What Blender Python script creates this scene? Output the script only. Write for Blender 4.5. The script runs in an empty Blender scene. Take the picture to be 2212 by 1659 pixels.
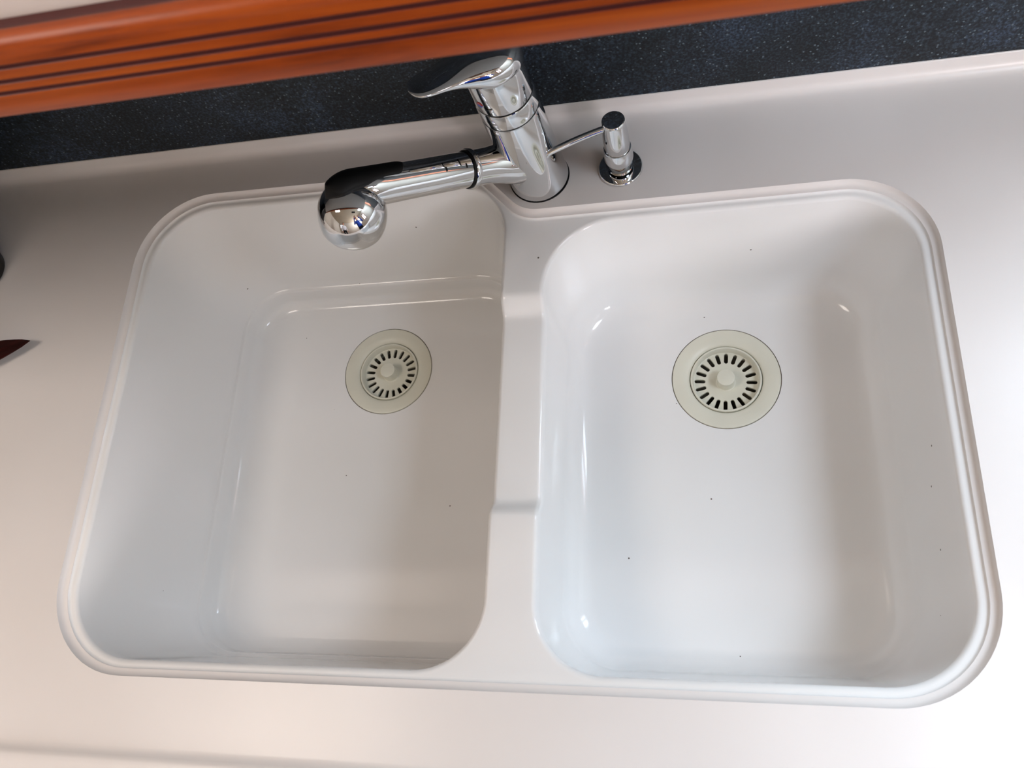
import bpy, bmesh, math, random
import numpy as np
from mathutils import Vector, Matrix
from mathutils.geometry import delaunay_2d_cdt

S = bpy.context.scene
COL = S.collection
random.seed(4)

# ------------------------------------------------------------------ camera
# world: x to the right along the counter, y to the back wall, z up; worktop surface is z = 0, metres
cam_d = bpy.data.cameras.new('camera')
cam = bpy.data.objects.new('camera', cam_d)
COL.objects.link(cam)
cam_d.sensor_width = 36.0
cam_d.lens = 1790.6 / 2212 * 36.0
cam_d.clip_start = 0.01
_r = ((0.9759, 0.0423, -0.2142), (-0.0381, -0.9331, -0.3577), (-0.2150, 0.3573, -0.9089))
cam.matrix_world = Matrix((
    (_r[0][0], -_r[1][0], -_r[2][0], 0.0646),
    (_r[0][1], -_r[1][1], -_r[2][1], -0.0069),
    (_r[0][2], -_r[1][2], -_r[2][2], 0.7000),
    (0, 0, 0, 1)))
S.camera = cam
cam_d.dof.use_dof = True
cam_d.dof.focus_distance = 0.84
cam_d.dof.aperture_fstop = 13.0

# ------------------------------------------------------------------ light
FLOOR, CEIL = -0.91, 1.32
X0, X1, Y0, Y1 = -2.0, 1.45, -2.6, 0.70
S.cycles.max_bounces = 5
S.cycles.diffuse_bounces = 3
S.cycles.glossy_bounces = 3
S.cycles.use_adaptive_sampling = True
S.cycles.adaptive_threshold = 0.05
S.cycles.caustics_reflective = False
world = bpy.data.worlds.new('sky')
S.world = world
world.use_nodes = True
world.node_tree.nodes['Background'].inputs[0].default_value = (0.75, 0.87, 1.0, 1)
world.node_tree.nodes['Background'].inputs[1].default_value = 1.0
# window openings: along the wall from, to, sill, head
WIN_R1 = (-2.50, -1.55, 0.30, 1.20)    # right wall, behind the person
WIN_R2 = (-0.95, -0.50, 0.30, 1.00)    # right wall, beside the person
WIN_B = (0.62, 1.28, 0.30, 1.15)       # back wall, right of the cabinet
WIN_F1 = (-1.75, -1.15, 0.30, 1.00)    # front wall, left
PANELS = [(1.13, -0.10), (-0.90, -0.10)]   # unseen fill panels added under the ceiling to light the worktop
PS = 0.48


def area(name, loc, direction, sx, sy, rgb):
    """area light for one window opening or added fill panel; rgb is the power per colour in watts"""
    d = bpy.data.lights.new(name, 'AREA')
    d.shape = 'RECTANGLE'
    p = max(rgb)
    d.size, d.size_y, d.energy, d.color = sx, sy, p, tuple(c / p for c in rgb)
    o = bpy.data.objects.new(name, d)
    COL.objects.link(o)
    o.location = loc
    o.rotation_euler = Vector(direction).to_track_quat('-Z', 'Y').to_euler()
    return o


def mid(a, b):
    return (a + b) / 2


G = 0.045
LIGHTS = [
    ('daylight_right_window', (X1 + G, mid(*WIN_R1[:2]), mid(*WIN_R1[2:])), (-1, 0, 0), 0.95, 0.90, (122, 119, 123)),
    ('daylight_side_window', (X1 + G, mid(*WIN_R2[:2]), mid(*WIN_R2[2:])), (-1, 0, 0), 0.45, 0.70, (3, 3, 3)),
    ('daylight_back_window', (mid(*WIN_B[:2]), 0.5895 + G, mid(*WIN_B[2:])), (0, -1, 0), 0.66, 0.85, (25, 32, 38)),
    ('daylight_front_window', (mid(*WIN_F1[:2]), Y0 - G, mid(*WIN_F1[2:])), (0, 1, 0), 0.60, 0.70, (3, 3, 3)),
    ('fill_panel_a', (*PANELS[0], CEIL - 0.016), (0, 0, -1), PS - 0.04, PS - 0.04, (9.0, 10.3, 12.2)),  # panels a and b are added fill, not daylight
    ('fill_panel_b', (*PANELS[1], CEIL - 0.016), (0, 0, -1), PS - 0.04, PS - 0.04, (6.6, 5.8, 5.2)),
]
for _l in LIGHTS:
    area(*_l)
S.view_settings.view_transform = 'Standard'
S.view_settings.look = 'None'
S.view_settings.gamma = 1.0
S.view_settings.use_curve_mapping = False
S.view_settings.exposure = 0.0


# ------------------------------------------------------------------ materials
def srgb(r, g, b):
    return tuple((c / 255 / 12.92) if c / 255 <= 0.04045 else ((c / 255 + 0.055) / 1.055) ** 2.4 for c in (r, g, b)) + (1,)


class N:
    """small node-tree helper"""
    def __init__(self, name, rough=0.5, col=(0.8, 0.8, 0.8, 1), metal=0.0, spec=0.5, coat=0.0):
        self.m = bpy.data.materials.new(name)
        self.m.use_nodes = True
        self.t = self.m.node_tree
        self.b = self.t.nodes['Principled BSDF']
        self.b.inputs['Base Color'].default_value = col
        self.b.inputs['Roughness'].default_value = rough
        self.b.inputs['Metallic'].default_value = metal
        self.b.inputs['Specular IOR Level'].default_value = spec
        self.b.inputs['Coat Weight'].default_value = coat

    def n(self, typ, **kw):
        x = self.t.nodes.new(typ)
        for k, v in kw.items():
            if k.startswith('_'):
                setattr(x, k[1:], v)
            else:
                x.inputs[k.replace('__', ' ')].default_value = v
        return x

    def l(self, a, ao, b, bi):
        self.t.links.new(a.outputs[ao], b.inputs[bi])

    def coords(self, scale=(1, 1, 1), rot=(0, 0, 0)):
        tc = self.n('ShaderNodeTexCoord')
        mp = self.n('ShaderNodeMapping')
        mp.inputs['Scale'].default_value = scale
        mp.inputs['Rotation'].default_value = rot
        self.l(tc, 'Object', mp, 'Vector')
        return mp

    def ramp(self, src, out, stops):
        r = self.n('ShaderNodeValToRGB')
        e = r.color_ramp.elements
        while len(e) < len(stops):
            e.new(0.5)
        for q, (p, c) in zip(e, stops):
            q.position, q.color = p, c
        self.l(src, out, r, 'Fac')
        return r

    def bump(self, src, out, strength, dist=0.001):
        b = self.n('ShaderNodeBump', Strength=strength, Distance=dist)
        self.l(src, out, b, 'Height')
        self.l(b, 'Normal', self.b, 'Normal')


def mat_acrylic(name, c0, c1, rough, speck=True):
    k = N(name, rough)
    mp = k.coords()
    no = k.n('ShaderNodeTexNoise', Scale=6.0, Detail=1.0)
    k.l(mp, 0, no, 'Vector')
    rp = k.ramp(no, 'Fac', [(0.3, c0), (0.7, c1)])
    if speck:      # tiny dark dirt specks, sparse
        vo = k.n('ShaderNodeTexVoronoi', Scale=38.0)
        k.l(mp, 0, vo, 'Vector')
        wn = k.n('ShaderNodeSeparateColor')
        k.l(vo, 'Color', wn, 0)
        lt = k.n('ShaderNodeMath', _operation='LESS_THAN')
        lt.inputs[1].default_value = 0.035
        k.l(vo, 'Distance', lt, 0)
        gt = k.n('ShaderNodeMath', _operation='GREATER_THAN')
        gt.inputs[1].default_value = 0.62
        k.l(wn, 0, gt, 0)
        mu = k.n('ShaderNodeMath', _operation='MULTIPLY')
        k.l(lt, 0, mu, 0)
        k.l(gt, 0, mu, 1)
        mx = k.n('ShaderNodeMix', _data_type='RGBA')
        k.l(mu, 0, mx, 0)
        k.l(rp, 'Color', mx, 6)
        mx.inputs[7].default_value = srgb(105, 98, 92)
        k.l(mx, 2, k.b, 'Base Color')
    else:
        k.l(rp, 'Color', k.b, 'Base Color')
    return k.m


M = {}
M['counter'] = mat_acrylic('counter_acrylic', srgb(233, 227, 223), srgb(237, 232, 229), 0.30, False)
M['sink'] = mat_acrylic('sink_acrylic', srgb(240, 239, 237), srgb(244, 243, 242), 0.10)


def mat_wood(name, dark, mid, light, rough, scale=(2.2, 30, 30), coat=0.3):
    k = N(name, rough, coat=coat, spec=0.3)
    k.b.inputs['Coat Roughness'].default_value = 0.25
    mp = k.coords(scale)
    n1 = k.n('ShaderNodeTexNoise', Scale=1.6, Detail=8.0, Roughness=0.62, Distortion=0.9)
    k.l(mp, 0, n1, 'Vector')
    rp = k.ramp(n1, 'Fac', [(0.30, dark), (0.46, mid), (0.68, light)])
    mp2 = k.coords((5, 260, 260))
    n2 = k.n('ShaderNodeTexNoise', Scale=1.0, Detail=3.0)
    k.l(mp2, 0, n2, 'Vector')
    r2 = k.ramp(n2, 'Fac', [(0.35, (0.72, 0.68, 0.66, 1)), (0.6, (1, 1, 1, 1))])
    mx = k.n('ShaderNodeMix', _data_type='RGBA', _blend_type='MULTIPLY')
    mx.inputs[0].default_value = 0.6
    k.l(rp, 'Color', mx, 6)
    k.l(r2, 'Color', mx, 7)
    k.l(mx, 2, k.b, 'Base Color')
    k.bump(n2, 'Fac', 0.06, 0.0006)
    return k.m


M['cherry'] = mat_wood('cherry_wood', srgb(110, 40, 8), srgb(164, 70, 14), srgb(190, 92, 26), 0.36, coat=0.10)
M['cabinet'] = mat_wood('cabinet_wood', srgb(96, 42, 18), srgb(132, 62, 26), srgb(150, 76, 36), 0.4, (30, 30, 2.2))


def mat_laminate():
    k = N('dark_blue_laminate', 0.45, spec=0.35)
    mp = k.coords()
    big = k.n('ShaderNodeTexNoise', Scale=14.0, Detail=4.0)
    k.l(mp, 0, big, 'Vector')
    r1 = k.ramp(big, 'Fac', [(0.3, srgb(25, 32, 38)), (0.52, srgb(34, 42, 51)), (0.72, srgb(46, 57, 72))])
    fine = k.n('ShaderNodeTexNoise', Scale=420.0, Detail=2.0)
    k.l(mp, 0, fine, 'Vector')
    r2 = k.ramp(fine, 'Fac', [(0.36, (0.25, 0.26, 0.28, 1)), (0.55, (1, 1, 1, 1)), (0.70, (2.3, 2.35, 2.4, 1))])
    mx = k.n('ShaderNodeMix', _data_type='RGBA', _blend_type='MULTIPLY')
    mx.inputs[0].default_value = 1.0
    k.l(r1, 'Color', mx, 6)
    k.l(r2, 'Color', mx, 7)
    vo = k.n('ShaderNodeTexVoronoi', Scale=330.0)
    k.l(mp, 0, vo, 'Vector')
    sc = k.n('ShaderNodeSeparateColor')
    k.l(vo, 'Color', sc, 0)
    gt = k.n('ShaderNodeMath', _operation='GREATER_THAN')
    gt.inputs[1].default_value = 0.88
    k.l(sc, 0, gt, 0)
    lt = k.n('ShaderNodeMath', _operation='LESS_THAN')
    lt.inputs[1].default_value = 0.33
    k.l(vo, 'Distance', lt, 0)
    mu = k.n('ShaderNodeMath', _operation='MULTIPLY')
    k.l(gt, 0, mu, 0)
    k.l(lt, 0, mu, 1)
    m2 = k.n('ShaderNodeMix', _data_type='RGBA')
    k.l(mu, 0, m2, 0)
    k.l(mx, 2, m2, 6)
    m2.inputs[7].default_value = srgb(92, 104, 112)
    k.l(m2, 2, k.b, 'Base Color')
    k.bump(fine, 'Fac', 0.1, 0.0005)
    return k.m


M['laminate'] = mat_laminate()


def mat_chrome():
    k = N('chrome', 0.04, srgb(222, 224, 226), 1.0)
    mp = k.coords()
    n = k.n('ShaderNodeTexNoise', Scale=60.0, Detail=2.0)
    k.l(mp, 0, n, 'Vector')
    r = k.n('ShaderNodeMapRange')
    r.inputs['From Min'].default_value = 0.45
    r.inputs['From Max'].default_value = 0.8
    r.inputs['To Min'].default_value = 0.03
    r.inputs['To Max'].default_value = 0.12
    k.l(n, 'Fac', r, 'Value')
    k.l(r, 0, k.b, 'Roughness')
    return k.m


def mat_plain(name, col, rough, spec=0.5, metal=0.0, var=0.08, scale=25.0):
    k = N(name, rough, col, metal, spec)
    mp = k.coords()
    n = k.n('ShaderNodeTexNoise', Scale=scale, Detail=1.0)
    k.l(mp, 0, n, 'Vector')
    a = tuple(c * (1 - var) for c in col[:3]) + (1,)
    b = tuple(min(1, c * (1 + var)) for c in col[:3]) + (1,)
    r = k.ramp(n, 'Fac', [(0.3, a), (0.7, b)])
    k.l(r, 'Color', k.b, 'Base Color')
    return k.m


M['chrome'] = mat_chrome()
M['black'] = mat_plain('black_rubber', srgb(9, 9, 10), 0.5, 0.25)
M['gloss_black'] = mat_plain('black_plastic', srgb(10, 10, 11), 0.25)
M['cream'] = mat_plain('cream_plastic', srgb(226, 224, 208), 0.35, 0.4, var=0.03)
M['pipe'] = mat_plain('grey_drain_plastic', srgb(168, 160, 142), 0.6)
M['sealant'] = mat_plain('brown_sealant', srgb(104, 86, 66), 0.7, var=0.4, scale=60)
M['red'] = mat_plain('red_enamel', srgb(190, 26, 24), 0.3)
M['blue'] = mat_plain('blue_enamel', srgb(36, 84, 190), 0.3)
M['door'] = mat_plain('white_door_laminate', srgb(240, 229, 221), 0.45, 0.4, var=0.02)
M['melamine'] = mat_plain('grey_white_melamine', srgb(196, 194, 190), 0.5, 0.3, var=0.02)
M['groove'] = mat_plain('dark_groove_brown', srgb(84, 34, 32), 0.45, 0.4, var=0.1)  # darker red-brown for the rail grooves and the hollow behind its top
M['maroon'] = mat_wood('maroon_wood', srgb(30, 6, 6), srgb(44, 10, 9), srgb(62, 16, 13), 0.35, (8, 60, 60))
M['ceiling'] = mat_plain('cream_ceiling_paint', srgb(168, 156, 136), 0.9, 0.2, var=0.03, scale=3)
M['wall'] = mat_plain('warm_wall_paint', srgb(186, 178, 166), 0.9, 0.2, var=0.03, scale=3)
M['floor'] = mat_wood('oak_floor', srgb(92, 58, 34), srgb(120, 80, 48), srgb(140, 98, 62), 0.45, (2, 20, 20))
M['glass'] = N('window_glass', 0.0, (1, 1, 1, 1)).m
M['glass'].node_tree.nodes['Principled BSDF'].inputs['Transmission Weight'].default_value = 1.0
M['glass'].node_tree.nodes['Principled BSDF'].inputs['IOR'].default_value = 1.02


# ------------------------------------------------------------------ mesh helpers
def link(name, me, mat, parent=None):
    o = bpy.data.objects.new(name, me)
    COL.objects.link(o)
    if mat is not None and not me.materials:
        me.materials.append(mat)
    if parent is not None:
        o.parent = parent
    return o


def mesh(name, verts, faces, mat, parent=None, smooth=True, angle=40, merge=None, weighted=False):
    me = bpy.data.meshes.new(name)
    me.from_pydata([tuple(v) for v in verts], [], [tuple(f) for f in faces])
    bm = bmesh.new()
    bm.from_mesh(me)
    if merge:
        bmesh.ops.remove_doubles(bm, verts=bm.verts, dist=merge)
    bmesh.ops.recalc_face_normals(bm, faces=bm.faces)
    bm.to_mesh(me)
    bm.free()
    if smooth:
        me.polygons.foreach_set('use_smooth', [True] * len(me.polygons))
        me.set_sharp_from_angle(angle=math.radians(angle))
    o = link(name, me, mat, parent)
    if weighted:
        w = o.modifiers.new('weighted', 'WEIGHTED_NORMAL')
        w.keep_sharp = True
        w.weight = 80
    return o


def empty(name, loc=(0, 0, 0)):
    o = bpy.data.objects.new(name, None)
    COL.objects.link(o)
    o.location = loc
    o.empty_display_size = 0.02
    return o


def tag(o, label, cat, group=None, kind=None):
    o['label'] = label
    if cat:
        o['category'] = cat
    if group:
        o['group'] = group
    if kind:
        o['kind'] = kind
    return o


def rings(loops, close_first=False, close_last=False, cyclic=True):
    """stack of equal-length loops -> verts, faces"""
    n = len(loops[0])
    v = [p for L in loops for p in L]
    f = []
    for i in range(len(loops) - 1):
        for j in range(n if cyclic else n - 1):
            a, b = i * n + j, i * n + (j + 1) % n
            f.append((a, b, b + n, a + n))
    if close_first:
        f.append(tuple(range(n - 1, -1, -1)))
    if close_last:
        f.append(tuple(range((len(loops) - 1) * n, len(loops) * n)))
    return v, f


def lathe(profile, n=48, M4=None, closed=False, caps=True):
    """profile of (r, z); optional matrix"""
    L = []
    for r, z in profile:
        L.append([Vector((r * math.cos(2 * math.pi * j / n), r * math.sin(2 * math.pi * j / n), z)) for j in range(n)])
    if closed:
        L.append(L[0])
    v, f = rings(L, caps and profile[0][0] > 1e-6 and not closed, caps and profile[-1][0] > 1e-6 and not closed)
    if M4 is not None:
        v = [M4 @ p for p in v]
    return v, f


def frame(origin, axis, side=(0, 0, 1)):
    """matrix whose z is axis, x is the component of side perpendicular to it"""
    z = Vector(axis).normalized()
    x = Vector(side)
    x = (x - z * x.dot(z)).normalized()
    y = z.cross(x)
    m = Matrix((x, y, z)).transposed().to_4x4()
    m.translation = Vector(origin)
    return m


def box_bm(verts, faces, x0, x1, y0, y1, z0, z1):
    b = len(verts)
    verts += [(x0, y0, z0), (x1, y0, z0), (x1, y1, z0), (x0, y1, z0), (x0, y0, z1), (x1, y0, z1), (x1, y1, z1), (x0, y1, z1)]
    faces += [tuple(b + i for i in q) for q in ((0, 3, 2, 1), (4, 5, 6, 7), (0, 1, 5, 4), (1, 2, 6, 5), (2, 3, 7, 6), (3, 0, 4, 7))]


def box(name, x0, x1, y0, y1, z0, z1, mat, parent=None, bev=0.0):
    v, f = [], []
    box_bm(v, f, x0, x1, y0, y1, z0, z1)
    o = mesh(name, v, f, mat, parent, smooth=False)
    if bev:
        b = o.modifiers.new('bevel', 'BEVEL')
        b.width, b.segments = bev, 3
    return o


def fillet_loop(corners, nc=16, ns=60):
    """corners: list of (x, y, r), counter-clockwise; equal point counts for every corner and side"""
    k = len(corners)
    arcs = []
    for i in range(k):
        p0, p1, p2 = (Vector(corners[(i + d) % k][:2]) for d in (-1, 0, 1))
        r = corners[i][2]
        a, b = (p0 - p1).normalized(), (p2 - p1).normalized()
        ang = math.acos(max(-1, min(1, a.dot(b))))
        t = r / math.tan(ang / 2)
        c = p1 + (a + b).normalized() * (r / math.sin(ang / 2))
        s, e = p1 + a * t - c, p1 + b * t - c
        a0 = math.atan2(s.y, s.x)
        d = math.atan2(e.y, e.x) - a0
        while d > math.pi:
            d -= 2 * math.pi
        while d < -math.pi:
            d += 2 * math.pi
        arcs.append([c + Vector((math.cos(a0 + d * q / nc), math.sin(a0 + d * q / nc))) * r for q in range(nc + 1)])
    out = []
    for i in range(k):
        out += arcs[i]
        e, s = arcs[i][-1], arcs[(i + 1) % k][0]
        out += [e.lerp(s, q / ns) for q in range(1, ns)]
    return out


def inset(loop, d):
    n = len(loop)
    out = []
    for i in range(n):
        t = (loop[(i + 1) % n] - loop[i - 1]).normalized()
        nr = Vector((-t.y, t.x))            # inward for a counter-clockwise loop
        out.append(loop[i] + nr * (d[i] if hasattr(d, '__len__') else d))
    return out


def smoothstep(a, b, x):
    t = max(0.0, min(1.0, (x - a) / (b - a)))
    return t * t * (3 - 2 * t)


BACK = lambda x: 0.5657 + 0.0077 * (x + 0.1)      # the back wall runs very slightly askew to the sink

# ------------------------------------------------------------------ the room
def wall_with_holes(name, axis, pos, a0, a1, holes, mat, thick=0.12, out=1):
    """flat wall (or ceiling) slab with rectangular openings; holes sorted along the wall"""
    v, f = [], []
    lo, hi = (pos, pos + thick) if out > 0 else (pos - thick, pos)

    def put(p, q, r, s):
        if axis == 'x':
            box_bm(v, f, lo, hi, p, q, r, s)
        else:
            box_bm(v, f, p, q, lo, hi, r, s)
    c = a0
    for h0, h1, z0, z1 in holes:
        put(c, h0, FLOOR, CEIL)
        put(h0, h1, FLOOR, z0)
        put(h0, h1, z1, CEIL)
        c = h1
    put(c, a1, FLOOR, CEIL)
    o = mesh(name, v, f, mat, smooth=False)
    o['kind'] = 'structure'
    return o


def window(name, axis, pos, hole, out):
    """cherry frame with one mullion in a wall opening"""
    h0, h1, z0, z1 = hole
    lo, hi = (pos - 0.02, pos + 0.04) if out > 0 else (pos - 0.04, pos + 0.02)
    v, f = [], []
    w = 0.045
    m = (h0 + h1) / 2
    for (p, q, r, s) in ((h0, h0 + w, z0, z1), (h1 - w, h1, z0, z1), (h0 + w, h1 - w, z0, z0 + w), (h0 + w, h1 - w, z1 - w, z1), (m - w / 2, m + w / 2, z0 + w, z1 - w)):
        if axis == 'x':
            box_bm(v, f, lo, hi, p, q, r, s)
        else:
            box_bm(v, f, p, q, lo, hi, r, s)
    o = mesh(name, v, f, M['cabinet'], smooth=False)
    o['kind'] = 'structure'
    return o


box('floor', X0, X1, Y0, Y1, FLOOR - 0.1, FLOOR, M['floor'])['kind'] = 'structure'
box('ceiling', X0, X1, Y0, Y1, CEIL, CEIL + 0.1, M['ceiling'])['kind'] = 'structure'
wall_with_holes('wall_right', 'x', X1, Y0, Y1, [WIN_R1, WIN_R2], M['wall'])
wall_with_holes('wall_left', 'x', X0, Y0, Y1, [], M['wall'], out=-1)
wall_with_holes('wall_front', 'y', Y0, X0, X1, [WIN_F1], M['wall'], out=-1)
window('window_1', 'x', X1, WIN_R1, 1)
window('window_2', 'x', X1, WIN_R2, 1)
window('window_3', 'y', 0.5895, WIN_B, 1)
window('window_4', 'y', Y0, WIN_F1, -1)
# added fill panels: a white frame round each lit panel
for px, py in PANELS:
    v, f = [], []
    h, w = PS / 2, 0.02
    for q in ((-h, h, -h, -h + w), (-h, h, h - w, h), (-h, -h + w, -h + w, h - w), (h - w, h, -h + w, h - w)):
        box_bm(v, f, *q, -0.02, 0.0)
    o = mesh('fill_panel_frame', v, f, M['door'], smooth=False)
    o.location = (px, py, CEIL)
    tag(o, 'added square fill light panel over the %s end of the countertop' % ('right' if px > 0 else 'left'), 'ceiling light', 'added fill lights')

# ------------------------------------------------------------------ back wall: dark laminate splash, painted above
XL, XR = -1.75, 1.20
XE = 0.36      # right end of the wall cabinet
ff = [(0, 1, 5, 4), (1, 2, 6, 5), (2, 3, 7, 6), (3, 0, 4, 7), (0, 3, 2, 1), (4, 5, 6, 7)]


def back_slab(name, x0, x1, z0, z1, d0, d1, mat, parent=None):
    vv = []
    for x in (x0, x1):
        y = BACK(x)
        vv += [(x, y + d0, z0), (x, y + d0, z1), (x, y + d1, z1), (x, y + d1, z0)]
    return mesh(name, vv, ff, mat, parent, smooth=False)


wall_with_holes('wall_back', 'y', 0.5895, X0, X1, [WIN_B], M['wall'], out=1)
o = back_slab('trim_1', XL, WIN_B[0] - 0.02, -0.04, 0.470, 0.0015, 0.012, M['laminate'])
o2 = back_slab('trim_2', WIN_B[0] - 0.02, XR, -0.04, 0.28, 0.0015, 0.012, M['laminate'])
o2['kind'] = 'structure'
tag(o, 'dark blue speckled laminate backsplash behind the faucet', None, kind='structure')

# wall cabinet hanging over the back of the worktop: white doors with a fluted cherry rail along their lower edge
WZ = 0.450
wcab = tag(empty('wall_cabinet', (0, 0.40, WZ)), 'white wall cabinet with fluted cherry wood rail above the backsplash', 'cabinet')
WINV = Matrix.Translation((0, -0.40, -WZ))
LY = lambda x: 0.23317 + 0.00924 * x


GZ = (0.4638, 0.4702, 0.4778)


def rail_profile():
    P = [(0.018, WZ), (0.0016, WZ), (0.0005, WZ + 0.0004), (0.0, WZ + 0.0014)]
    for zc in GZ:
        P += [(0.0, zc - 0.0018), (0.00012, zc - 0.0013), (0.0004, zc - 0.0011), (0.0014, zc - 0.0009), (0.0017, zc - 0.0003), (0.0017, zc + 0.0010), (0.0002, zc + 0.0013), (0.0, zc + 0.0016)]
    r = 0.0075
    for i in range(0, 11):
        a = math.radians(90 * i / 10)
        P.append((r - r * math.cos(a), 0.4822 + r * math.sin(a)))
    P += [(0.0084, 0.4895), (0.0096, 0.4887), (0.0112, 0.4881), (0.0130, 0.4879), (0.0160, 0.4879), (0.018, 0.4879)]
    return P


prof = rail_profile()
DOORS = [(-1.75, -1.2035), (-1.2, -0.6535), (-0.65, -0.1035), (-0.10, XE)]
DOORS = [(-1.75, -0.9535), (-0.95, XE)]


def wc_slab(name, x0, x1, z0, z1, d0, d1, mat):
    vv = []
    for x in (x0, x1):
        y = LY(x)
        vv += [(x, y + d0, z0), (x, y + d0, z1), (x, y + d1, z1), (x, y + d1, z0)]
    o = mesh(name, vv, ff, mat, wcab, smooth=False)
    o.matrix_parent_inverse = WINV
    return o


for x0, x1 in DOORS:
    d = wc_slab('door', x0, x1, 0.4876, 1.16, 0.0160, 0.0345, M['door'])
    loops = [[Vector((x, LY(x) + a, z)) for (a, z) in prof] for x in np.linspace(x0, x1, 24)]
    v, f = rings(loops, True, True)
    o = mesh('door_rail', v, f, M['cherry'], d, angle=28)
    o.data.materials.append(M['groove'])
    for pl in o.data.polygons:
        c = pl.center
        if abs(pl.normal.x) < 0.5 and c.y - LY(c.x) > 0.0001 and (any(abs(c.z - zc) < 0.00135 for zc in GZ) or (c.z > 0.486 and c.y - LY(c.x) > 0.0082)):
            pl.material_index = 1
vv = []
for x in (XL, XE):
    y, yb = LY(x) + 0.036, BACK(x) + 0.0005
    vv += [(x, y, WZ + 0.008), (x, y, 1.16), (x, yb, 1.16), (x, yb, WZ + 0.008)]
o = mesh('carcass', vv, ff, M['melamine'], wcab, smooth=False)
o.matrix_parent_inverse = WINV

# ------------------------------------------------------------------ worktop with the cut-out
RIM = [(-0.5390, 0.5125, 0.085), (-0.5402, -0.0003, 0.085), (0.2838, 0.0, 0.085), (0.2818, 0.4612, 0.076),
       (-0.0985, 0.4560, 0.036), (-0.1510, 0.5132, 0.036)]
rim = fillet_loop(RIM, 16, 60)
# the last two corners bend the other way or share the sense of the loop; both are handled by fillet_loop
ROUND1 = [(0.0, 0.0), (0.0002, -0.0006), (0.0006, -0.0018), (0.0012, -0.0032), (0.0021, -0.0044), (0.0033, -0.0053), (0.0047, -0.0058), (0.0062, -0.0060), (0.0068, -0.0061), (0.0068, -0.0100)]


def as3(loop, z):
    return [Vector((p.x, p.y, z)) for p in loop]


def cdt(loops2, extra, zfun):
    """triangulate the area inside loops2[0] and outside the others"""
    pts, edges = [], []
    for L in loops2:
        b = len(pts)
        pts += [Vector(p) for p in L]
        edges += [(b + i, b + (i + 1) % len(L)) for i in range(len(L))]
    pts += extra
    res = delaunay_2d_cdt(pts, edges, [], 0, 1e-7)
    co, tris = res[0], res[2]

    def inside(p, L):
        c = False
        j = len(L) - 1
        for i in range(len(L)):
            if (L[i].y > p.y) != (L[j].y > p.y) and p.x < (L[j].x - L[i].x) * (p.y - L[i].y) / (L[j].y - L[i].y) + L[i].x:
                c = not c
            j = i
        return c
    out = []
    for t in tris:
        c = (co[t[0]] + co[t[1]] + co[t[2]]) / 3
        if inside(c, loops2[0]) and not any(inside(c, L) for L in loops2[1:]):
            out.append(tuple(t))
    return [Vector((p.x, p.y, zfun(p.x, p.y))) for p in co], out


v, f = [], []


def add(vf):
    b = len(v)
    v.extend(vf[0])
    f.extend(tuple(b + i for i in q) for q in vf[1])


YF = -0.0575
xs = list(np.linspace(XL, XR, 60))
outer_ring = inset(rim, -0.004)
bound = [Vector((x, YF)) for x in xs] + [Vector((x, BACK(x) - 0.011)) for x in reversed(xs)]
add(cdt([bound, outer_ring], [], lambda x, y: 0.0))
add(rings([as3(outer_ring, 0.0)] + [as3(inset(rim, d), z) for d, z in ROUND1]))
# front: cove up to the no-drip edge, flat nosing, rounded front face
FR = [(0, 0), (-0.003, 0.0004), (-0.0055, 0.0015), (-0.0075, 0.0031), (-0.0095, 0.0046), (-0.012, 0.0053), (-0.016, 0.0055), (-0.034, 0.0055), (-0.040, 0.0046), (-0.045, 0.002), (-0.0485, -0.003), (-0.0495, -0.009), (-0.0495, -0.036)]
add(rings([[Vector((x, YF + a, z)) for x in xs] for a, z in FR], cyclic=False))
# back: cove and low upstand
BK = [(-0.011, 0), (-0.0085, 0.0002), (-0.0060, 0.0009), (-0.0036, 0.0024), (-0.0017, 0.0044), (-0.0008, 0.0066), (-0.0003, 0.009), (0, 0.0175), (0.0003, 0.0184), (0.0010, 0.0187), (0.0022, 0.0187)]
add(rings([[Vector((x, BACK(x) + a, z)) for x in xs] for a, z in BK], cyclic=False))
o = mesh('countertop', v, f, M['counter'], angle=50, merge=1e-5, weighted=True)
tag(o, 'white solid surface countertop surrounding the double sink', 'countertop')

# cabinet below (closes the space under the worktop)
cab = tag(empty('base_cabinet', (0, 0, FLOOR)), 'wooden base cabinet under the white countertop', 'cabinet')
for nm, a in (('front_panel', (XL, XR, -0.085, -0.065, FLOOR + 0.1, -0.036)), ('toe_board', (XL, XR, -0.03, -0.01, FLOOR, FLOOR + 0.1))):
    q = box(nm, *a, M['cabinet'], cab)
    q.matrix_parent_inverse = Matrix.Translation((0, 0, -FLOOR))

# ------------------------------------------------------------------ the sink
DECK = -0.0086


def zdeck(x, y):
    s = smoothstep(0.148, 0.164, y) * (1 - smoothstep(0.346, 0.367, y))
    w = smoothstep(-0.150, -0.135, x) * (1 - smoothstep(-0.062, -0.045, x))
    return DECK - 0.014 * s * w


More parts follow.
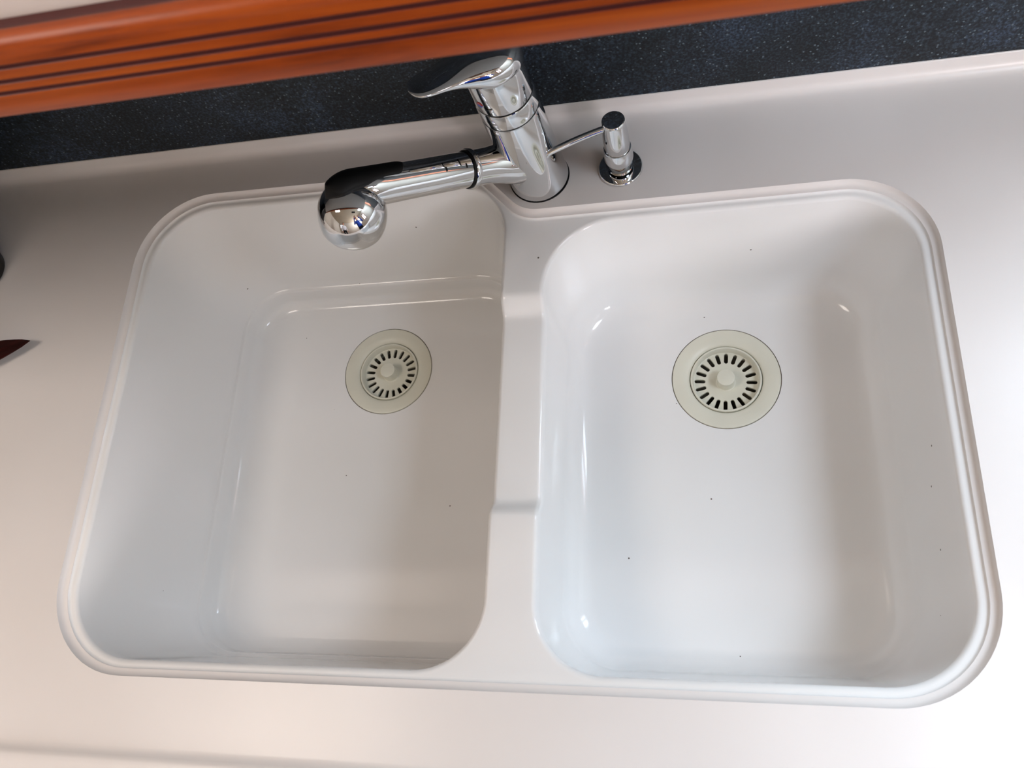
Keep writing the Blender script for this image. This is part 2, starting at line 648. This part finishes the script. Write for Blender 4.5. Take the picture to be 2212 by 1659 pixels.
sink = tag(empty('kitchen_sink', (-0.12, 0.25, 0)), 'white double bowl sink with low divider set into countertop', 'sink')
SINV = Matrix.Translation((0.12, -0.25, 0))
EL = fillet_loop([(-0.5288, 0.5022, 0.076), (-0.5300, 0.0100, 0.076), (-0.1155, 0.0102, 0.066), (-0.1150, 0.5025, 0.063)])
ER = fillet_loop([(-0.0815, 0.4458, 0.078), (-0.0778, 0.0104, 0.062), (0.2724, 0.0104, 0.075), (0.2703, 0.4503, 0.066)])
v, f = [], []
dk_out = inset(rim, 0.0096)
extra = [Vector((x, y)) for x in np.arange(-0.112, -0.082, 0.003) for y in np.arange(0.03, 0.44, 0.003)]
add(cdt([dk_out, EL, ER], extra, zdeck))
add(rings([as3(inset(rim, d), z) for d, z in ((0.0066, -0.0063), (0.0069, -0.0066), (0.0072, -0.0073), (0.0078, -0.0080), (0.0086, -0.0084))] + [as3(dk_out, DECK)]))


def roundover(E, r, angs):
    out = []
    for a in angs:
        q = inset(E, r * math.sin(a))
        out.append([Vector((p.x, p.y, zdeck(e.x, e.y) - r * (1 - math.cos(a)))) for p, e in zip(q, E)])
    return out


def lerp_loop(A, B, t, tz=None):
    tz = t if tz is None else tz
    return [Vector((a.x + (b.x - a.x) * t, a.y + (b.y - a.y) * t, a.z + (b.z - a.z) * tz)) for a, b in zip(A, B)]


def to_circle(L, c, r, z):
    return [Vector((c[0] + r * math.cos(t), c[1] + r * math.sin(t), z)) for t in (math.atan2(p.y - c[1], p.x - c[0]) for p in L)]


ANG = [math.radians(a) for a in (0, 15, 30, 45, 60, 72, 80)]
DL, DR = (-0.3078, 0.3714, -0.2008), (0.0977, 0.3265, -0.1559)
HOLE = 0.0573
# left, deeper bowl
R = roundover(EL, 0.0045, ANG)
seam = fillet_loop([(-0.497, 0.4768, 0.058), (-0.4955, 0.0262, 0.058), (-0.133, 0.0262, 0.058), (-0.134, 0.4790, 0.058)])
SM = as3(seam, -0.1655)
top = R[-1]
R += [lerp_loop(top, SM, t) for t in np.linspace(0.08, 1, 12)]
R += [as3(inset(seam, d), z) for d, z in ((0.0006, -0.1661), (0.0032, -0.1665), (0.0040, -0.1671), (0.0046, -0.1700), (0.0054, -0.178))]
for i in range(0, 9):
    a = math.radians(90 * i / 8)
    R.append(as3(inset(seam, 0.006 + 0.019 * (1 - math.cos(a))), -0.184 - 0.0155 * math.sin(a)))
fl = R[-1]
hole = to_circle(fl, DL, HOLE, DL[2])
R += [lerp_loop(fl, hole, t) for t in np.linspace(0.12, 1, 10)]
R.append([Vector((p.x, p.y, p.z - 0.006)) for p in hole])
add(rings(R))
# right, shallower bowl with wide soft fillets
R = roundover(ER, 0.0045, ANG)
WB = as3(fillet_loop([(-0.0700, 0.4290, 0.066), (-0.0690, 0.0235, 0.058), (0.2530, 0.0240, 0.064), (0.2520, 0.4310, 0.058)]), -0.116)
FB = as3(fillet_loop([(-0.0410, 0.3960, 0.042), (-0.0410, 0.0500, 0.040), (0.2230, 0.0500, 0.042), (0.2220, 0.3970, 0.040)]), -0.1545)
top = R[-1]
R += [lerp_loop(top, WB, t) for t in np.linspace(0.1, 1, 11)]
KB = [a + (b - a) * ((c.z - a.z) / (b.z - a.z)) for a, b, c in zip(top, WB, FB)]    # where the wall would meet the floor
for i in range(1, 15):
    t = i / 14
    R.append([a * (1 - t) ** 2 + b * (2 * t * (1 - t)) + c * t * t for a, b, c in zip(WB, KB, FB)])
hole = to_circle(FB, DR, HOLE, DR[2])
R += [lerp_loop(FB, hole, t) for t in np.linspace(0.12, 1, 10)]
R.append([Vector((p.x, p.y, p.z - 0.006)) for p in hole])
add(rings(R))
o = mesh('basin', v, f, M['sink'], sink, angle=60, merge=2e-6, weighted=False)
o.matrix_parent_inverse = SINV

# drains: flange, brown sealant line, drain body are fixed to the sink
fl_v = lathe([(0.0382, -0.0300), (0.0382, -0.0035), (0.0388, -0.0022), (0.0405, -0.0010), (0.0435, 0.0004), (0.0470, 0.0010), (0.0550, 0.0010), (0.0562, 0.0006), (0.0566, -0.0004), (0.0566, -0.0050), (0.0440, -0.0050), (0.0400, -0.0300)], 72, closed=True)
se_v = lathe([(0.0564, -0.0012), (0.0575, -0.0012), (0.0575, -0.005), (0.0564, -0.005)], 72, closed=True)
pi_v = lathe([(0.0399, -0.0055), (0.0399, -0.075), (0.024, -0.092), (0.024, -0.13), (0.0001, -0.13)], 48, caps=False)
drain_src = None
for (c, nm) in ((DL, 'left'), (DR, 'right')):
    T = SINV @ Matrix.Translation(c)
    for pn, vf, mt in (('drain_flange', fl_v, 'cream'), ('sealant_ring', se_v, 'sealant'), ('drain_body', pi_v, 'pipe')):
        q = mesh(pn, vf[0], vf[1], M[mt], sink, angle=40)
        q.matrix_parent_inverse = SINV
        q.location = c


# strainer baskets: slotted dish with a knob
def slot_basket():
    pr = [(0.0, -0.0112), (0.0110, -0.0112), (0.0160, -0.0106), (0.0205, -0.0098), (0.0325, -0.0096), (0.0341, -0.0088)]

    def zr(x, y):
        return float(np.interp(math.hypot(x, y), [q[0] for q in pr], [q[1] for q in pr]))
    ro, w = 0.0341, 0.0021
    circ = [Vector((ro * math.cos(t), ro * math.sin(t))) for t in np.linspace(0, 2 * math.pi, 80, endpoint=False)]
    slots = []
    for k in range(20):
        t = 2 * math.pi * (k + 0.5) / 20
        c, sn = math.cos(t), math.sin(t)
        ring = [(0.0236 + w * math.cos(q), w * math.sin(q)) for q in np.linspace(math.pi / 2, 3 * math.pi / 2, 8)]
        ring += [(0.0311 + w * math.cos(q), w * math.sin(q)) for q in np.linspace(-math.pi / 2, math.pi / 2, 8)]
        slots.append([Vector((x * c - y * sn, x * sn + y * c)) for x, y in ring])
    extra = [Vector((0, 0))] + [Vector((r * math.cos(t), r * math.sin(t))) for r in (0.006, 0.011, 0.0135, 0.016, 0.0185) for t in np.linspace(0, 2 * math.pi, 40, endpoint=False)]
    bv, bf = cdt([circ] + slots, extra, zr)
    bf = list(bf)
    for sl in slots:
        lo = len(bv)
        q = rings([[Vector((p.x, p.y, zr(p.x, p.y))) for p in sl], [Vector((p.x, p.y, zr(p.x, p.y) - 0.0028)) for p in sl]])
        bv += q[0]
        bf += [tuple(lo + i for i in g) for g in q[1]]
    lo = len(bv)
    L = [[Vector((r * math.cos(t), r * math.sin(t), z)) for t in np.linspace(0, 2 * math.pi, 80, endpoint=False)] for r, z in
         ((ro, -0.0088), (0.0350, -0.0012), (0.0355, -0.0002), (0.0366, 0.0), (0.0372, -0.0004), (0.0375, -0.0015), (0.0375, -0.0120), (0.0350, -0.0140))]
    q = rings(L)
    bv += q[0]
    bf += [tuple(lo + i for i in g) for g in q[1]]
    o = mesh('basket_tmp', bv, bf, M['cream'], angle=45, merge=1e-6)
    me = o.data
    me.name = 'basket'
    bpy.data.objects.remove(o)
    return me


basket_me = slot_basket()
kn_v = lathe([(0.0001, 0.0040), (0.0084, 0.0040), (0.0091, 0.0037), (0.0094, 0.0029), (0.0088, -0.0080), (0.0094, -0.0104), (0.0112, -0.0116)], 40)
for c, rz, lb, tilt in ((DL, 0.05, 'cream slotted strainer basket in the deeper left bowl', (0, 0)), (DR, 0.10, 'cream slotted strainer basket in the shallower right bowl', (0, 0))):
    t = tag(empty('strainer_basket', (c[0], c[1], c[2] - 0.0012)), lb, 'strainer', 'strainer baskets in the sink bowls')
    t.rotation_euler = (tilt[0], tilt[1], rz)
    link('basket', basket_me, M['cream'], t)
    mesh('knob', kn_v[0], kn_v[1], M['cream'], t, angle=40)

# ------------------------------------------------------------------ faucet
BX, BY = -0.0818, 0.4940
TOPV = Vector((-0.0885, 0.4925, 0.114)) - Vector((BX, BY, 0))
AX = TOPV.normalized()
faucet = tag(empty('faucet', (BX, BY, 0)), 'chrome pull-out kitchen faucet with lever handle and round spray head', 'faucet')
FM = frame((0, 0, 0), AX, (-1, -0.75, 0))       # local z = body axis, x = towards the spout
FL = 0.1143


def fpart(name, vf, mat, parent=faucet, angle=40):
    return mesh(name, vf[0], vf[1], M[mat], parent, angle=angle)


fpart('base_gasket', lathe([(0.0001, 0), (0.0307, 0), (0.0310, 0.0006), (0.0307, 0.0013), (0.0001, 0.0013)], 64), 'black')
fpart('body', lathe([(0.0300, 0.0013), (0.0303, 0.0022), (0.0300, 0.004), (0.0292, 0.03), (0.0285, 0.07), (0.0279, 0.1115), (0.0276, 0.1125), (0.0268, 0.1128), (0.0001, 0.1128)], 72, FM), 'chrome')
fpart('joint_ring', lathe([(0.0262, 0.1120), (0.0272, 0.1120), (0.0272, 0.1148), (0.0262, 0.1148)], 64, FM, closed=True), 'black')
fpart('cartridge_collar', lathe([(0.0268, 0.1139), (0.0275, 0.1141), (0.0277, 0.1150), (0.0274, 0.1308), (0.0270, 0.1316), (0.0262, 0.1318), (0.0001, 0.1318)], 72, FM), 'chrome')
handle = empty('handle')
handle.parent = faucet
# handle skirt and lever in one chrome casting
sk = lathe([(0.0001, 0.1330), (0.0255, 0.1330), (0.0268, 0.1332), (0.0272, 0.1342), (0.0268, 0.162), (0.0255, 0.172), (0.0225, 0.180), (0.016, 0.186), (0.0001, 0.189)], 72, FM)
fpart('handle_skirt', sk, 'chrome', handle)
fpart('handle_ring', lathe([(0.0255, 0.1312), (0.0266, 0.1312), (0.0266, 0.1338), (0.0255, 0.1338)], 64, FM, closed=True), 'black', handle)
LS = [(-0.0285, 0.003, 0.174, 0.165), (-0.0270, 0.011, 0.180, 0.160), (-0.0215, 0.019, 0.1855, 0.157), (-0.010, 0.0262, 0.190, 0.156), (0.002, 0.0278, 0.1925, 0.156), (0.012, 0.0265, 0.1935, 0.159), (0.021, 0.0228, 0.1935, 0.165), (0.030, 0.0186, 0.1935, 0.174), (0.040, 0.0160, 0.1945, 0.1815), (0.050, 0.0150, 0.1965, 0.1870), (0.060, 0.0142, 0.1985, 0.1910), (0.067, 0.0120, 0.1998, 0.1942), (0.071, 0.0080, 0.2000, 0.1962), (0.0725, 0.0025, 0.1995, 0.1980)]
loops = []
for (u, hw, z1, z0) in LS:
    L = []
    for i in range(40):
        a = 2 * math.pi * i / 40
        c, s = math.cos(a), math.sin(a)
        e = 0.85
        L.append(FM @ Vector((u, hw * math.copysign(abs(c) ** e, c), (z0 + z1) / 2 + (z1 - z0) / 2 * math.copysign(abs(s) ** e, s))))
    loops.append(L)
v, f = rings(loops, True, True)
o = mesh('lever', v, f, M['chrome'], handle, angle=70)
ss = o.modifiers.new('sub', 'SUBSURF')
ss.levels = ss.render_levels = 2
# hot and cold dot on the front of the skirt
for nm, off, mt in (('hot_mark', 0.0015, 'red'), ('cold_mark', -0.0015, 'blue')):
    m = FM @ Matrix.Rotation(math.radians(16), 4, 'Z') @ Matrix.Translation((0.0262, 0.0, 0.1455)) @ Matrix.Rotation(math.radians(90), 4, 'Y')
    pts = []
    for i in range(13):
        q = math.pi * i / 12 + (math.pi / 2 if mt == 'red' else -math.pi / 2)
        pts.append((0.0032 * math.cos(q), 0.0032 * math.sin(q)))
    vv = [m @ Vector((x, y, 0)) for x, y in pts] + [m @ Vector((x, y, 0.0011)) for x, y in pts]
    n = len(pts)
    fc = [tuple(range(n)), tuple(range(2 * n - 1, n - 1, -1))] + [(i, (i + 1) % n, n + (i + 1) % n, n + i) for i in range(n)]
    mesh(nm, vv, fc, M[mt], handle, smooth=False)

# spout: socket on the body, collar, pull-out wand, round head
P0 = Vector((-0.0838, 0.4936, 0.034)) - Vector((BX, BY, 0))
TIP = Vector((-0.2071, 0.4025, 0.135)) - Vector((BX, BY, 0))
HEAD = Vector((-0.2212, 0.3862, 0.1255)) - Vector((BX, BY, 0))
SD = (TIP - P0).normalized()
SLEN = 0.2
SMX = frame(P0, SD, (0, 0, 1))                  # local z along spout, x up-ish


def at_s(s):
    return s * SLEN


C1 = 0.0750
fpart('spout_socket', lathe([(0.0230, 0.006), (0.0225, 0.022), (0.0212, 0.030), (0.0194, 0.037), (0.0178, 0.045), (0.0170, 0.054), (0.0168, 0.064), (0.0168, C1 - 0.002)], 64, SMX), 'chrome')
fpart('spout_collar', lathe([(0.0160, C1 - 0.003), (0.0184, C1 - 0.003), (0.0190, C1 - 0.0018), (0.0190, C1 + 0.0012), (0.0184, C1 + 0.0024), (0.0160, C1 + 0.0024)], 64, SMX, closed=True), 'chrome')
fpart('collar_gap', lathe([(0.0155, C1 + 0.0020), (0.0177, C1 + 0.0020), (0.0177, C1 + 0.0040), (0.0155, C1 + 0.0040)], 48, SMX, closed=True), 'black')
spray = empty('spray_wand')
spray.parent = faucet
wt = [(0.0150, C1 + 0.001), (0.0164, C1 + 0.0036), (0.0167, C1 + 0.006), (0.0166, 0.120), (0.0166, 0.145), (0.0167, 0.155), (0.0168, 0.163), (0.0169, 0.170)]
for i in range(1, 10):
    a = math.radians(90 * i / 9)
    wt.append((max(1e-4, 0.0169 * math.cos(a)), 0.174 + 0.030 * math.sin(a)))
fpart('wand_tube', lathe(wt, 64, SMX), 'chrome', spray, angle=60)
# head: sphere flowing into a short downward skirt
hd = []
rh = 0.0302
for i in range(1, 13):
    a = math.radians(90 * i / 12)
    hd.append((rh * math.sin(a), rh * math.cos(a)))
hd = [(0.0001, rh)] + hd + [(0.0300, -0.006), (0.0293, -0.012), (0.0278, -0.0175), (0.0255, -0.0215), (0.0225, -0.0235), (0.0001, -0.0238)]
HM = frame(HEAD, (0.30, 0.22, 0.80))
fpart('spray_head', lathe(hd, 64, HM), 'chrome', spray, angle=60)
fpart('spray_face', lathe([(0.0001, -0.0236), (0.0205, -0.0236), (0.0205, -0.0252), (0.019, -0.0262), (0.0001, -0.0262)], 48, HM), 'black', spray)
# black button lying over the top of head and wand
loops = []
BT = []
for q in np.linspace(0, 1, 30):
    q = 0.1490 + 0.0725 * (0.5 - 0.5 * math.cos(math.pi * q))
    e = 1.0
    if q < 0.158:
        e = math.sqrt(max(0.004, 1 - ((0.158 - q) / 0.009) ** 2))
    if q > 0.2065:
        e = math.sqrt(max(0.004, 1 - ((q - 0.2065) / 0.015) ** 2))
    BT.append((q, e * (0.0088 + 0.0034 * smoothstep(0.165, 0.200, q))))


def top_r(s):
    """height of the button bed over the spout axis"""
    return 0.0174 - 14.0 * max(0.0, s - 0.196) ** 2


BROT = Matrix.Rotation(math.radians(8), 3, 'Z')
for (s, hw) in BT:
    L = []
    h = top_r(s)
    for i in range(24):
        a = 2 * math.pi * i / 24
        y = hw * math.cos(a)
        zc = 0.0022 * math.sin(a) if math.sin(a) > 0 else 0.012 * math.sin(a)
        drop = h - math.sqrt(max(1e-9, h * h - y * y))
        L.append(SMX @ (BROT @ Vector((h - drop + zc, y, s))))
    loops.append(L)
v, f = rings(loops, True, True)
o = mesh('spray_button', v, f, M['black'], spray, angle=70)
# two short index grooves beside the collar
for s in (0.0870, 0.1090):
    L = []
    for k, (rr, ds) in enumerate(((0.0155, -0.0007), (0.01700, -0.0007), (0.01700, 0.0007), (0.0155, 0.0007))):
        L.append([SMX @ Vector((rr * math.cos(a), rr * math.sin(a), s + ds)) for a in np.linspace(math.radians(-42), math.radians(-28), 6)])
    v, f = rings(L + [L[0]], cyclic=False)
    mesh('index_groove', v, f, M['black'], spray, smooth=False)

# ------------------------------------------------------------------ soap dispenser
soap = tag(empty('soap_dispenser', (0.0006, 0.4955, 0)), 'chrome soap dispenser with thin spout beside the faucet', 'soap dispenser')
sm = lambda n, vf, mt, a=40: mesh(n, vf[0], vf[1], M[mt], soap, angle=a)
sm('base_disc', lathe([(0.0001, 0), (0.0216, 0), (0.0222, 0.0008), (0.0221, 0.0020), (0.0212, 0.0030), (0.016, 0.0034), (0.0125, 0.0040), (0.0001, 0.0040)], 64), 'chrome')
sm('neck', lathe([(0.0122, 0.0036), (0.0118, 0.0060), (0.0118, 0.0105)], 48), 'chrome')
sm('pump_sleeve', lathe([(0.0110, 0.0098), (0.0133, 0.0096), (0.0140, 0.0104), (0.0143, 0.020), (0.0139, 0.0330), (0.0132, 0.0346), (0.0118, 0.0352), (0.0001, 0.0352)], 56), 'chrome')
sm('pump_head', lathe([(0.0123, 0.0350), (0.0126, 0.0362), (0.0124, 0.050), (0.0112, 0.0710), (0.0108, 0.0738), (0.0100, 0.0746), (0.0001, 0.0748)], 56), 'chrome')
A = Vector((-0.006, 0.0, 0.0645))
END = Vector((-0.0606, -0.0175, 0.0600))
pts = []
for t in np.linspace(0, 1, 16):
    p = A.lerp(END, t)
    pts.append(p + Vector((0, 0, 0.0015 * math.sin(math.pi * t))))
pts += [END + Vector((-0.0022, -0.0007, -0.0010)), END + Vector((-0.0034, -0.0011, -0.0034))]
L = []
for i, p in enumerate(pts):
    d = (pts[min(i + 1, len(pts) - 1)] - pts[max(i - 1, 0)]).normalized()
    m = frame(p, d, (0, 0, 1))
    r = 0.0033 - 0.0004 * i / len(pts)
    L.append([m @ Vector((r * math.cos(a), r * math.sin(a), 0)) for a in np.linspace(0, 2 * math.pi, 20, endpoint=False)])
v, f = rings(L, True, True)
mesh('pump_spout', v, f, M['chrome'], soap, angle=60)

# ------------------------------------------------------------------ things cut by the left edge of the picture
app = tag(empty('countertop_appliance', (-0.8375, 0.4320, 0)), 'black appliance with rounded corners standing at the left edge', 'appliance')
app.rotation_euler = (0, 0, math.radians(45))
sq = lambda h, r: fillet_loop([(-h, h, r), (-h, -h, r), (h, -h, r), (h, h, r)], 8, 6)
L = [as3(sq(0.097, 0.028), 0.0), as3(sq(0.0995, 0.030), 0.002), as3(sq(0.100, 0.030), 0.006), as3(sq(0.099, 0.030), 0.285), as3(sq(0.097, 0.029), 0.295), as3(sq(0.090, 0.025), 0.299)]
v, f = rings(L, True, True)
mesh('appliance_body', v, f, M['gloss_black'], app)
L = [as3(sq(0.088, 0.025), 0.299), as3(sq(0.088, 0.025), 0.309), as3(sq(0.084, 0.024), 0.314)]
v, f = rings(L, True, True)
lid = mesh('appliance_lid', v, f, M['gloss_black'], app)
q = lathe([(0.010, 0.314), (0.008, 0.320), (0.012, 0.330), (0.010, 0.336), (0.0001, 0.337)], 24)
mesh('lid_knob', q[0], q[1], M['chrome'], lid)

secs = []
for t in np.linspace(0, 1, 22):
    w = 0.019 * (math.sin(math.pi * min(1, t * 1.0 + 0.0)) ** 0.75) * (1 if t < 0.9 else 1) + 0.0003
    x = t * 0.21
    lift = 0.004 + 0.010 * (1 - t) ** 2
    secs.append([Vector((-x, w * math.cos(a), lift + 0.003 + 0.003 * math.sin(a) * (w / 0.019) + 0.004 * abs(math.cos(a)) ** 2 * (w / 0.019))) for a in np.linspace(0, 2 * math.pi, 16, endpoint=False)])
v, f = rings(secs, True, True)
lo = mesh('pointed_wooden_dish', v, f, M['maroon'], angle=60)
lo.location = (-0.6350, 0.3350, -0.0035)
lo.rotation_euler = (0, 0, math.radians(14))
tag(lo, 'dark maroon wooden dish with a pointed tip at the left edge', 'dish')

# ------------------------------------------------------------------ the two people seen only as reflections in the chrome
M['skin'] = mat_plain('skin', srgb(196, 142, 116), 0.55, 0.3, var=0.05)
M['jacket'] = mat_plain('blue_jacket_cloth', srgb(28, 62, 150), 0.85, 0.2, var=0.12, scale=90)
M['shirt'] = mat_plain('white_shirt_cloth', srgb(214, 212, 216), 0.85, 0.2, var=0.05, scale=90)
M['trousers'] = mat_plain('dark_trouser_cloth', srgb(22, 23, 28), 0.9, 0.2, var=0.1, scale=90)
M['hair'] = mat_plain('brown_hair', srgb(52, 36, 24), 0.6, 0.3, var=0.3, scale=120)
M['shoe'] = mat_plain('dark_shoe_leather', srgb(20, 17, 15), 0.4)


def person(name, loc, rz, arms, top_mat, label):
    """standing figure grown from a jointed skeleton; local frame: facing +y, feet at z = 0"""
    V, E, Rr, tagv = [], [], [], []

    def add_v(p, r, parent=None, zone='top'):
        V.append(Vector(p))
        Rr.append(r)
        tagv.append(zone)
        if parent is not None:
            E.append((parent, len(V) - 1))
        return len(V) - 1
    pel = add_v((0, 0, 0.95), 0.135, None, 'leg')
    sp = add_v((0, 0.0, 1.12), 0.125, pel)
    ch = add_v((0, 0.01, 1.32), 0.140, sp)
    nb = add_v((0, 0.01, 1.47), 0.070, ch)
    nk = add_v((0, 0.03, 1.55), 0.052, nb, 'skin')
    h1 = add_v((0, 0.045, 1.62), 0.075, nk, 'skin')
    h2 = add_v((0, 0.045, 1.70), 0.082, h1, 'skin')
    add_v((0, 0.04, 1.76), 0.055, h2, 'skin')
    for s in (-1, 1):
        hp = add_v((0.09 * s, 0, 0.88), 0.088, pel, 'leg')
        kn = add_v((0.10 * s, 0.02, 0.49), 0.058, hp, 'leg')
        an = add_v((0.105 * s, -0.01, 0.09), 0.040, kn, 'leg')
        add_v((0.115 * s, 0.13, 0.035), 0.032, an, 'shoe')
        sh = add_v((0.165 * s, 0.01, 1.41), 0.062, ch)
        el, wr, dirn = arms[s]
        e = add_v(el, 0.043, sh)
        w = add_v(wr, 0.030, e)
        dirn = Vector(dirn).normalized()
        side = Vector((1, 0, 0)) if abs(dirn.x) < 0.8 else Vector((0, 1, 0))
        side = (side - dirn * side.dot(dirn)).normalized()
        pm = add_v(Vector(wr) + dirn * 0.06, 0.026, w, 'skin')
        nrm = dirn.cross(side)
        for k, (o, ln) in enumerate(((-0.030, 0.065), (-0.010, 0.075), (0.010, 0.070), (0.030, 0.055))):
            a = add_v(Vector(wr) + dirn * 0.085 + side * o, 0.0095, pm, 'skin')
            b = add_v(Vector(wr) + dirn * (0.085 + ln * 0.55) + side * o * 1.05 + nrm * 0.010, 0.0088, a, 'skin')
            add_v(Vector(wr) + dirn * (0.085 + ln * 0.90) + side * o * 1.05 + nrm * 0.030, 0.0080, b, 'skin')
        a = add_v(Vector(wr) + dirn * 0.045 - side * s * 0.038 + nrm * 0.01, 0.0105, pm, 'skin')
        add_v(Vector(wr) + dirn * 0.085 - side * s * 0.055 + nrm * 0.02, 0.0095, a, 'skin')
    me = bpy.data.meshes.new('body')
    me.from_pydata([tuple(p) for p in V], E, [])
    tmp = bpy.data.objects.new('body_tmp', me)
    COL.objects.link(tmp)
    sk = tmp.modifiers.new('skin', 'SKIN')
    sk.use_smooth_shade = True
    lay = me.skin_vertices[0] if me.skin_vertices else None
    if lay is None:
        bm = bmesh.new()
        bm.from_mesh(me)
        bm.verts.layers.skin.verify()
        bm.to_mesh(me)
        bm.free()
        lay = me.skin_vertices[0]
    for i, r in enumerate(Rr):
        lay.data[i].radius = (r, r)
        lay.data[i].use_root = (i == 0)
    sb = tmp.modifiers.new('sub', 'SUBSURF')
    sb.levels = sb.render_levels = 2
    dg = bpy.context.evaluated_depsgraph_get()
    bme = bpy.data.meshes.new_from_object(tmp.evaluated_get(dg))
    bpy.data.objects.remove(tmp)
    bme.name = 'body'
    bme.materials.clear()
    order = ('top', 'leg', 'skin', 'shoe')
    for k, mt in zip(order, (top_mat, 'trousers', 'skin', 'shoe')):
        bme.materials.append(M[mt])
    P = np.array([tuple(p) for p in V])
    # colour by the nearest bone
    ea, eb = np.array([e[0] for e in E]), np.array([e[1] for e in E])
    rr = np.array(Rr)
    C = np.array([tuple(pl.center) for pl in bme.polygons])
    d0 = P[eb] - P[ea]
    tt = np.clip(((C[:, None] - P[ea][None]) * d0[None]).sum(2) / np.maximum(1e-9, (d0 * d0).sum(1))[None], 0, 1)
    dd = np.linalg.norm(C[:, None] - (P[ea][None] + tt[..., None] * d0[None]), axis=2) - (rr[ea][None] * (1 - tt) + rr[eb][None] * tt)
    bi = dd.argmin(1)
    idx = [order.index(tagv[eb[k]] if tt[i, k] > 0.3 else tagv[ea[k]]) for i, k in enumerate(bi)]
    bme.polygons.foreach_set('material_index', idx)
    bme.polygons.foreach_set('use_smooth', [True] * len(idx))
    t = tag(empty(name, loc), label, 'person')
    t.rotation_euler = (0, 0, rz)
    o = link('body', bme, None, t)
    # hair cap and face
    hv, hf = lathe([(0.0905 * math.cos(a), 0.098 * math.sin(a)) for a in np.linspace(-0.35, math.pi / 2 - 0.02, 12)], 32, Matrix.Translation((0, 0.022, 1.715)) @ Matrix.Rotation(math.radians(24), 4, 'X'))
    mesh('hair', hv, hf, M['hair'], t)
    for s in (-1, 1):
        ev, ef = lathe([(0.012 * math.sin(a) + 1e-5, -0.012 * math.cos(a)) for a in np.linspace(0, math.pi, 8)], 16, Matrix.Translation((0.032 * s, 0.118, 1.675)))
        mesh('eye', ev, ef, M['gloss_black'], t)
        ev, ef = lathe([(0.022 * math.sin(a) + 1e-5, -0.030 * math.cos(a)) for a in np.linspace(0, math.pi, 8)], 16, Matrix.Translation((0.083 * s, 0.035, 1.665)))
        mesh('ear', ev, ef, M['skin'], t)
    nv, nf = lathe([(0.0001, 0.035), (0.007, 0.02), (0.014, 0.0), (0.010, -0.010), (0.0001, -0.012)], 16, Matrix.Translation((0, 0.124, 1.645)))
    mesh('nose', nv, nf, M['skin'], t)
    mv, mf = lathe([(0.022 * math.sin(a) + 1e-5, -0.022 * math.cos(a)) for a in np.linspace(0, math.pi, 8)], 16, Matrix.Translation((0, 0.108, 1.605)) @ Matrix.Diagonal((1, 0.6, 0.3, 1)))
    mesh('mouth', mv, mf, M['red'], t)
    return t


PX, PY = 0.42, -0.70
person('person', (PX, PY, FLOOR), 0.12,
       {-1: ((-0.30, 0.20, 1.22), (-0.23, 0.40, 1.52), (0.25, 1.0, 0.35)), 1: ((0.30, 0.16, 1.20), (0.00, 0.40, 1.52), (-0.45, 1.0, 0.3))},
       'jacket', 'person in a blue jacket holding up a phone, reflected in the spray head')
person('person', (-0.75, -1.35, FLOOR), -0.5,
       {-1: ((-0.24, 0.0, 1.12), (-0.22, 0.14, 0.90), (0, 0.4, -1)), 1: ((0.24, 0.0, 1.12), (0.20, 0.18, 0.93), (0, 0.6, -1))},
       'shirt', 'person in a white shirt, reflected in the spray head')
# the phone that takes the picture: its back lies just behind the lens
ph = tag(empty('phone', cam.location), 'black phone held above the sink by the person in blue', 'phone')
ph.matrix_world = cam.matrix_world @ Matrix.Translation((0.03, -0.045, 0.0))
pb = box('phone_body', -0.072, 0.072, -0.012, 0.060, 0.004, 0.012, M['gloss_black'], ph, bev=0.003)
